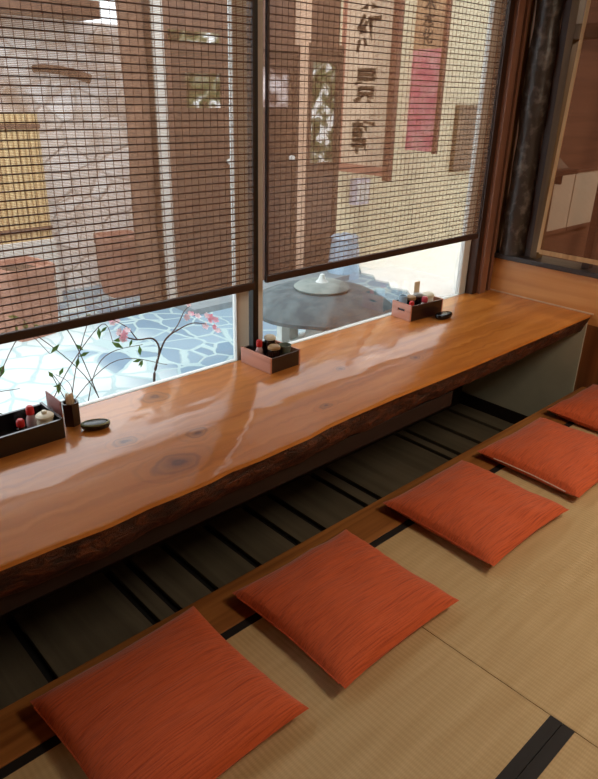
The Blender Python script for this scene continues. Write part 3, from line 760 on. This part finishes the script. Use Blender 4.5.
# facing house: brown timber front on the left, cream wall on the right
struct(boxes('wall_facade', [((3.40, 5.52, GZ), (5.68, 5.7, 3.2))], M['facade']))
struct(boxes('wall_cream', [((5.68, 5.5, GZ), (11.5, 5.7, 3.2))], M['beige']))
struct(boxes('wall_rubble', [((-3, 6.6, GZ), (3.9, 6.9, 2.06))], M['rubble']))
struct(boxes('trim_15', [((-3, 6.2, 2.06), (3.3, 7.0, 2.20))], M['facade']))
struct(boxes('trim_16', [((3.40, 5.48, GZ), (3.49, 5.54, 3.2))], M['palegrey']))
struct(boxes('trim_17', [((4.245, 5.48, GZ), (4.43, 5.54, 3.2))], M['palepost']))
struct(boxes('trim_18', [((5.045, 5.46, GZ), (5.215, 5.54, 3.2))], M['palepost']))
struct(boxes('trim_19', [((3.40, 5.05, GZ), (5.68, 5.52, GZ + .06))], M['step']))
def outdoor_door(n, x0, x1, wz0, wz1, mat='leafy', z1=1.87, handle=True, lm=.15, rm=.13):
    d = struct(boxes('door_%d' % n, [((x0, 5.475, GZ + .06), (x1, 5.52, wz0)), ((x0, 5.475, wz1), (x1, 5.52, z1)),
                                     ((x0, 5.475, wz0), (x0 + lm, 5.52, wz1)), ((x1 - rm, 5.475, wz0), (x1, 5.52, wz1))], M['doorw']))
    boxes('window_pane', [((x0 + lm, 5.495, wz0), (x1 - rm, 5.51, wz1))], M[mat], d)
    boxes('door_frame', [((x0 - .05, 5.455, GZ + .06), (x0, 5.52, z1 + .06)), ((x1, 5.455, GZ + .06), (x1 + .03, 5.52, z1 + .06)), ((x0, 5.455, z1), (x1, 5.52, z1 + .06))], M['facade'], d)
    if handle:
        bm = bmesh.new(); add_lathe(bm, [(.0, -.03), (.025, -.026), (.028, 0), (.02, .02), (.012, .03)], n=14)
        for v in bm.verts: v.co = Vector((x1 - .07 + v.co.x, 5.45 + v.co.z, .87 + v.co.y))
        obj('door_handle', bm, M['alu'], d, smooth=True)
    return d
outdoor_door(1, 3.54, 4.215, 1.35, 1.64, z1=1.80)
outdoor_door(2, 4.46, 5.03, 1.36, 1.72, 'lilac', lm=.10, rm=.09)
outdoor_door(3, 5.23, 5.66, .80, 1.80, 'leafy', 1.90, False, .03, .05)
struct(boxes('window_4', [((3.56, 5.49, 1.89), (4.08, 5.52, 1.97))], M['leafy']))

# calligraphy signboard projecting from the cream wall
t = thing('calligraphy_sign', 'tall pinkish vertical signboard with black brush characters and brown frame', 'sign', (5.70, 4.74, 0))
boxes('board', [((0, .06, .78), (.05, .72, 2.9))], M['board'], t)
boxes('frame_post', [((-.02, 0, .66), (.07, .07, 2.95))], M['boardfr'], t, bevel=.006)
boxes('frame_post', [((-.005, .70, .72), (.055, .76, 2.95))], M['pinkrail'], t)
boxes('bottom_rail', [((-.01, .06, .70), (.06, .71, .79))], M['pinkrail'], t)
def glyph(ch, parent, y, z, size, x, ox=.010):
    cu = bpy.data.curves.new('glyph', 'FONT'); cu.body = ch; cu.size = size; cu.extrude = .004; cu.offset = ox
    cu.align_x = 'CENTER'; cu.resolution_u = 4
    o = bpy.data.objects.new('glyph', cu); C.objects.link(o)
    dg = bpy.context.evaluated_depsgraph_get(); me = bpy.data.meshes.new_from_object(o.evaluated_get(dg))
    bpy.data.objects.remove(o); me.materials.clear(); me.materials.append(M['ink'])
    if len(me.vertices):
        zs = [v.co.y for v in me.vertices]; zc = (min(zs) + max(zs)) / 2
        xs_ = [v.co.x for v in me.vertices]; xc = (min(xs_) + max(xs_)) / 2
        for v in me.vertices:
            v.co = Vector((x - v.co.z, y - (v.co.x - xc) * .95, z + (v.co.y - zc) * 1.0))
    g = bpy.data.objects.new('character', me); C.objects.link(g); g.parent = parent; return g
for ch, z in (('葉', 2.46), ('紅', 2.067), ('景', 1.573), ('軒', 1.079)):
    glyph(ch, t, .39, z, .37, .004)
# pink cloth banner
t = thing('cloth_banner', 'pink and beige hanging cloth banner right of the calligraphy signboard', 'banner', (6.74, 4.91, 0))
bm = bmesh.new(); add_box(bm, (0, .05, 1.98), (.012, .46, 2.95)); obj('upper_cloth', bm, M['banner'], t)
bm = bmesh.new(); add_box(bm, (0, .05, .90), (.012, .46, 1.98)); obj('lower_cloth', bm, M['bannerp'], t, label='pink lower cloth')
boxes('pole', [((-.02, 0, .88), (.03, .05, 2.98))], M['boardfr'], t)
for ch, z in (('木', 2.43), ('本', 2.27), ('化', 2.11)):
    glyph(ch, t, .27, z, .165, -.003, .002)
t = thing('bracket_arm', 'thin iron bracket carrying the cloth banner off the cream wall', 'bracket')
boxes('arm', [((6.735, 4.91, 2.98), (6.765, 5.5, 3.01))], M['mull'], t)
t = thing('wall_plaque', 'grey-brown rectangular wooden plaque on the cream wall at far right', 'plaque', (7.88, 5.5, .57))
boxes('plaque_board', [((.02, -.045, .02), (.62, 0, .80))], M['plaque'], t)
for fr_ in (((0, -.055, 0), (.64, 0, .03)), ((0, -.055, .80), (.64, 0, .83)), ((0, -.055, .03), (.025, 0, .80)), ((.615, -.055, .03), (.64, 0, .80))): boxes('frame_rail', [fr_], M['olive'], t)
t = thing('meter_box', 'small pale lilac box on the cream wall under the calligraphy signboard', 'box', (5.93, 5.5, .30))
boxes('box_body', [((0, -.10, 0), (.26, 0, .30))], M['meter'], t, bevel=.02)
boxes('box_door', [((.03, -.108, .04), (.23, -.10, .26))], M['paper'], t, bevel=.003)
# pale blue bin
t = thing('blue_bucket', 'tall pale blue plastic tub standing at the foot of the cream wall', 'tub', (5.60, 5.22, GZ + .0005))
bm = bmesh.new(); add_lathe(bm, [(.19, 0), (.17, .30), (.15, .44)], n=24); obj('tub_body', bm, M['blue'], t, smooth=True)
bm = bmesh.new(); add_lathe(bm, [(.16, .44), (.165, .455), (.14, .475), (.03, .485), (.03, .505), (0, .505)], n=24); obj('lid', bm, M['blue'], t, smooth=True)

# stone lantern
t = thing('stone_lantern', 'grey stone garden lantern with broad hexagonal cap outside the window', 'lantern', (2.868, 2.85, GZ + .0005), .12)
hexr = lambda a: 1.0 - .045 * (1 - abs(math.cos(3 * a))) 
B = .715        # rim height above ground
bm = bmesh.new()
add_lathe(bm, [(.18, B - .03), (.42, B - .012), (.466, B), (.464, B + .020), (.42, B + .056), (.34, B + .094), (.25, B + .116), (.15, B + .122)], n=48, sq=hexr)
obj('cap', bm, M['stone'], t, smooth=True)
bm = bmesh.new(); add_lathe(bm, [(.13, B + .114), (.165, B + .120), (.175, B + .136), (.15, B + .154), (.08, B + .164), (.03, B + .166), (0, B + .167)], n=32); obj('cap_disc', bm, M['stonem'], t, smooth=True, label='paler stone disc on the cap')
bm = bmesh.new(); add_lathe(bm, [(.044, B + .162), (.026, B + .178), (.019, B + .196), (.014, B + .212), (0, B + .217)], n=16); obj('finial', bm, M['stonel'], t, smooth=True)
bm = bmesh.new()
for k in range(6):
    a = PI / 6 + k * PI / 3; add_box(bm, (.225, -.05, B - .27), (.275, .05, B - .02), a, (0, 0))
add_lathe(bm, [(.30, B - .31), (.31, B - .27), (.29, B - .262), (0, B - .262)], n=6)
add_lathe(bm, [(.0, B - .05), (.29, B - .045), (.29, B - .02), (0, B - .015)], n=6)
obj('fire_box', bm, M['stonel'], t)
for k in range(4):
    a = PI / 4 + k * PI / 2; bm = bmesh.new()
    add_tube(bm, [(.17 * math.cos(a), .17 * math.sin(a), B - .30), (.24 * math.cos(a), .24 * math.sin(a), B - .46), (.27 * math.cos(a), .27 * math.sin(a), 0.0)], .05, .065, 10)
    obj('leg', bm, M['stonel'], t, smooth=True)

# blossoming branches near the glass
def spline(pts, m=6):
    pts = [Vector(p) for p in pts]; out = []
    for i in range(len(pts) - 1):
        p0, p1, p2, p3 = pts[max(i - 1, 0)], pts[i], pts[i + 1], pts[min(i + 2, len(pts) - 1)]
        for k in range(m):
            s = k / m
            out.append(.5 * ((2 * p1) + (p2 - p0) * s + (2 * p0 - 5 * p1 + 4 * p2 - p3) * s * s + (3 * p1 - p0 - 3 * p2 + p3) * s ** 3))
    out.append(pts[-1]); return out
def blossom(parent, c, s, mat, seed):
    bm = bmesh.new(); R = random.Random(seed)
    tilt = Matrix.Rotation(R.uniform(.4, 1.4), 3, 'X') @ Matrix.Rotation(R.uniform(0, 6), 3, 'Z')
    for k in range(5):
        a = 2 * PI * k / 5; ring = []
        for q in range(8):
            b = 2 * PI * q / 8
            l = Vector((s * .55 + s * .5 * math.cos(b), s * .42 * math.sin(b), s * .25 * (math.cos(b) + 1) * .5))
            ring.append(bm.verts.new(Vector(c) + tilt @ (Matrix.Rotation(a, 3, 'Z') @ l)))
        cen = bm.verts.new(Vector(c) + tilt @ (Matrix.Rotation(a, 3, 'Z') @ Vector((s * .55, 0, s * .02))))
        for q in range(8): bm.faces.new((ring[q], ring[(q + 1) % 8], cen))
    bmesh.ops.solidify(bm, geom=list(bm.faces), thickness=.002)
    return obj('blossom', bm, M[mat], parent, smooth=True)
YB = 2.62
t = thing('blossom_branch', 'forked brown branch with pink blossoms outside the left window', 'branch', (1.53, YB, GZ + .0005))
def L(p): return (p[0] - 1.53, p[1] - YB, p[2] - GZ)
bm = bmesh.new()
add_tube(bm, spline([L((1.60, YB + .05, GZ)), L((1.52, YB, -.1)), L((1.512, YB, .20)), L((1.535, YB, .30)), L((1.552, YB, .37)), L((1.520, YB, .425)), L((1.44, YB, .438)), L((1.35, YB, .478))]), .008, .003)
obj('stem', bm, M['twig'], t, smooth=True)
bm = bmesh.new(); add_tube(bm, spline([L((1.522, YB, .27)), L((1.585, YB, .40)), L((1.67, YB, .44)), L((1.76, YB + .02, .446)), L((1.84, YB + .02, .425))]), .005, .002)
tw = [obj('side_branch', bm, M['twig'], t, smooth=True)]
bm = bmesh.new(); add_tube(bm, spline([L((1.60, YB, .41)), L((1.66, YB, .46)), L((1.70, YB, .52)), L((1.735, YB, .545))]), .0035, .0015)
tw.append(obj('side_branch', bm, M['twig'], t, smooth=True))
bm = bmesh.new(); add_tube(bm, spline([L((1.44, YB, .438)), L((1.40, YB, .50)), L((1.36, YB, .535)), L((1.31, YB, .57))]), .003, .0015)
tw.append(obj('side_branch', bm, M['twig'], t, smooth=True))
R = random.Random(11)
for k in range(24):
    cx, cz, sp_ = [(1.325, .545, .035), (1.375, .50, .04), (1.735, .525, .035), (1.845, .425, .05), (1.86, .45, .04), (1.365, .47, .03)][k % 6]
    blossom(tw[(2, 2, 1, 0, 0, 2)[k % 6]], L((cx + R.uniform(-1, 1) * sp_, YB + R.uniform(-.03, .03), cz + R.uniform(-1, 1) * sp_)), R.uniform(.012, .020), 'petal' if R.random() < .45 else 'petalw', k)
t = thing('creeper_shrub', 'thin leafy creeper stems outside the window behind the left caddy', 'shrub', (1.0, 2.75, GZ + .0005))
R = random.Random(21)
base = [(.25, .02), (-.1, 0), (-.3, .03), (.1, .0), (.4, .05)]
tips = [(-.25, .75), (-.40, 1.02), (-.05, .95), (.30, .80), (.10, 1.05), (-.5, .82), (.42, .72), (-.18, .90), (.22, .98), (.02, .78), (-.32, .68), (.34, .92), (-.45, .95), (.16, .70), (-.1, 1.06)]
allp = []
for k, (tx, tz) in enumerate(tips):
    bx = base[k % 5][0]; mid = (bx + (tx - bx) * .4 + R.uniform(-.12, .12), R.uniform(-.05, .05), tz * .62)
    sp = spline([(bx, R.uniform(-.03, .03), 0), mid, (tx + R.uniform(-.05, .05), R.uniform(-.08, .08), tz), (tx + R.uniform(-.22, .3), R.uniform(-.08, .08), tz + R.uniform(-.10, .04))], 8)
    bm = bmesh.new(); add_tube(bm, sp, .0030, .0014, 6); obj('stem', bm, M['twig'], t, smooth=True); allp.append(sp)
bm = bmesh.new()
for sp in allp:
    for q in range(3):
        p = sp[R.randrange(12, len(sp))]; s = R.uniform(.018, .032); a = R.uniform(0, 6.28); u = Vector((math.cos(a), R.uniform(-.4, .4), math.sin(a))).normalized(); w = u.cross(Vector((0, 1, .2))).normalized()
        q0 = [p, p + u * s + w * s * .4, p + u * s * 2, p + u * s - w * s * .4]
        f = bm.faces.new([bm.verts.new(x) for x in q0])
bmesh.ops.solidify(bm, geom=list(bm.faces), thickness=.001)
o = obj('leaves', bm, M['leaf'], t); o['kind'] = 'stuff'

# garden by the rubble wall
t = thing('garden_tree', 'leaning brown tree trunk left of the brown house door', 'tree', (3.275, 5.62, GZ + .0005))
bm = bmesh.new()
add_tube(bm, spline([(.0, 0, -.0), (.0, 0, .30), (.0, .02, .9), (.0, 0, 1.65), (-.02, 0, 2.55), (-.04, 0, 3.4)], 8), .108, .108, 14)
for v in bm.verts: v.co += Vector((1, 1, 0)) * .018 * noise.noise(v.co * 5)
obj('trunk', bm, M['trunk'], t, smooth=True)
t = thing('tree_branch', 'brown branch stub crossing the pale rubble wall', 'branch', (2.9, 6.57, 1.62))
bm = bmesh.new(); add_tube(bm, spline([(.42, -.02, -.05), (.25, 0, 0), (0, 0, .03), (-.12, .0, .02)], 5), .045, .03, 8); obj('bark', bm, M['trunk'], t, smooth=True)
def planter(label, x, y, w, h):
    t = thing('planter', label, 'planter', (x, y, GZ + .0005), R.uniform(-.2, .2), 'terracotta planters by the rubble wall')
    sq = lambda a: min(1.35, 1 / max(abs(math.cos(a)), abs(math.sin(a)))) ** .8
    r = w / 2 / 1.08
    bm = bmesh.new(); add_lathe(bm, [(r * .88, 0), (r * .98, h * .3), (r, h * .82), (r * 1.06, h * .85), (r * 1.06, h), (r * .92, h), (r * .9, h * .93)], n=40, sq=sq); obj('pot', bm, M['terra'], t, smooth=True)
    bm = bmesh.new(); add_lathe(bm, [(r * .9, h * .90), (r * .5, h * .95), (0, h * .96)], n=40, sq=sq); obj('soil', bm, M['soil'], t, smooth=True)
planter('brown terracotta planter by the rubble wall, beside the leaning tree trunk', 3.27, 6.18, .42, .60)
planter('brown terracotta planter at the left edge under the yellow bamboo screen', 2.02, 5.55, .46, .60)
t = thing('bamboo_screen', 'yellow bamboo screen panel before the rubble wall at the left edge', 'screen', (2.0, 6.3, GZ + .0005))
bm = bmesh.new()
for k in range(13): add_tube(bm, [(.025 + k * .05, 0, .62), (.025 + k * .05, 0, 1.72)], .025, n=8)
obj('bamboo_canes', bm, M['tan'], t, smooth=True)
for rz_ in (.70, 1.60): boxes('frame_rail', [((0, -.035, rz_), (.65, -.02, rz_ + .04))], M['facade'], t)
boxes('plinth', [((0, -.06, 0), (.65, .06, .62))], M['palegrey'], t)

# ------------------------------------------------------------------ light
w = bpy.data.worlds.new('World'); scn.world = w; w.use_nodes = True
bg = w.node_tree.nodes['Background']; bg.inputs[0].default_value = (.88, .95, 1.0, 1); bg.inputs[1].default_value = 3.2
def area(name, loc, size, power, col, rot=(0, 0, 0), sy=None):
    l = bpy.data.lights.new(name, 'AREA'); l.energy = power; l.color = col; l.shape = 'RECTANGLE'; l.size = size; l.size_y = sy or size
    o = bpy.data.objects.new(name, l); C.objects.link(o); o.location = loc; o.rotation_euler = rot; return o
area('ceiling_fill', (2.6, -.4, 2.5), .9, 38, (1, .83, .64))  # unseen fill light, added to brighten the tatami room
area('next_room_fill', (5.2, .6, 2.45), .6, 44, (1, .86, .70))  # unseen fill light, added to brighten what shows behind the reed blind
s = bpy.data.lights.new('sun', 'SUN'); s.energy = 1.4; s.angle = .05; s.color = (1, .96, .90)
so = bpy.data.objects.new('sun', s); C.objects.link(so); so.rotation_euler = (math.radians(28), math.radians(-22), 0)

# ------------------------------------------------------------------ camera
cam = bpy.data.cameras.new('camera'); co = bpy.data.objects.new('camera', cam); C.objects.link(co)
RT = ((0.73346679, -0.67932773, 0.02324421), (-0.26181884, -0.31391181, -0.91263918), (0.62727774, 0.66330476, -0.40810469))
m = Matrix(((RT[0][0], -RT[1][0], -RT[2][0], 0), (RT[0][1], -RT[1][1], -RT[2][1], 0), (RT[0][2], -RT[1][2], -RT[2][2], 1.5), (0, 0, 0, 1)))
co.matrix_world = m
cam.sensor_fit = 'HORIZONTAL'; cam.sensor_width = 36; cam.lens = 664.277 / 598 * 36; cam.clip_start = .02; cam.clip_end = 200
scn.camera = co
vs = scn.view_settings
vs.view_transform = 'Standard'; vs.look = 'None'; vs.gamma = 1; vs.use_curve_mapping = False; vs.exposure = 0.0
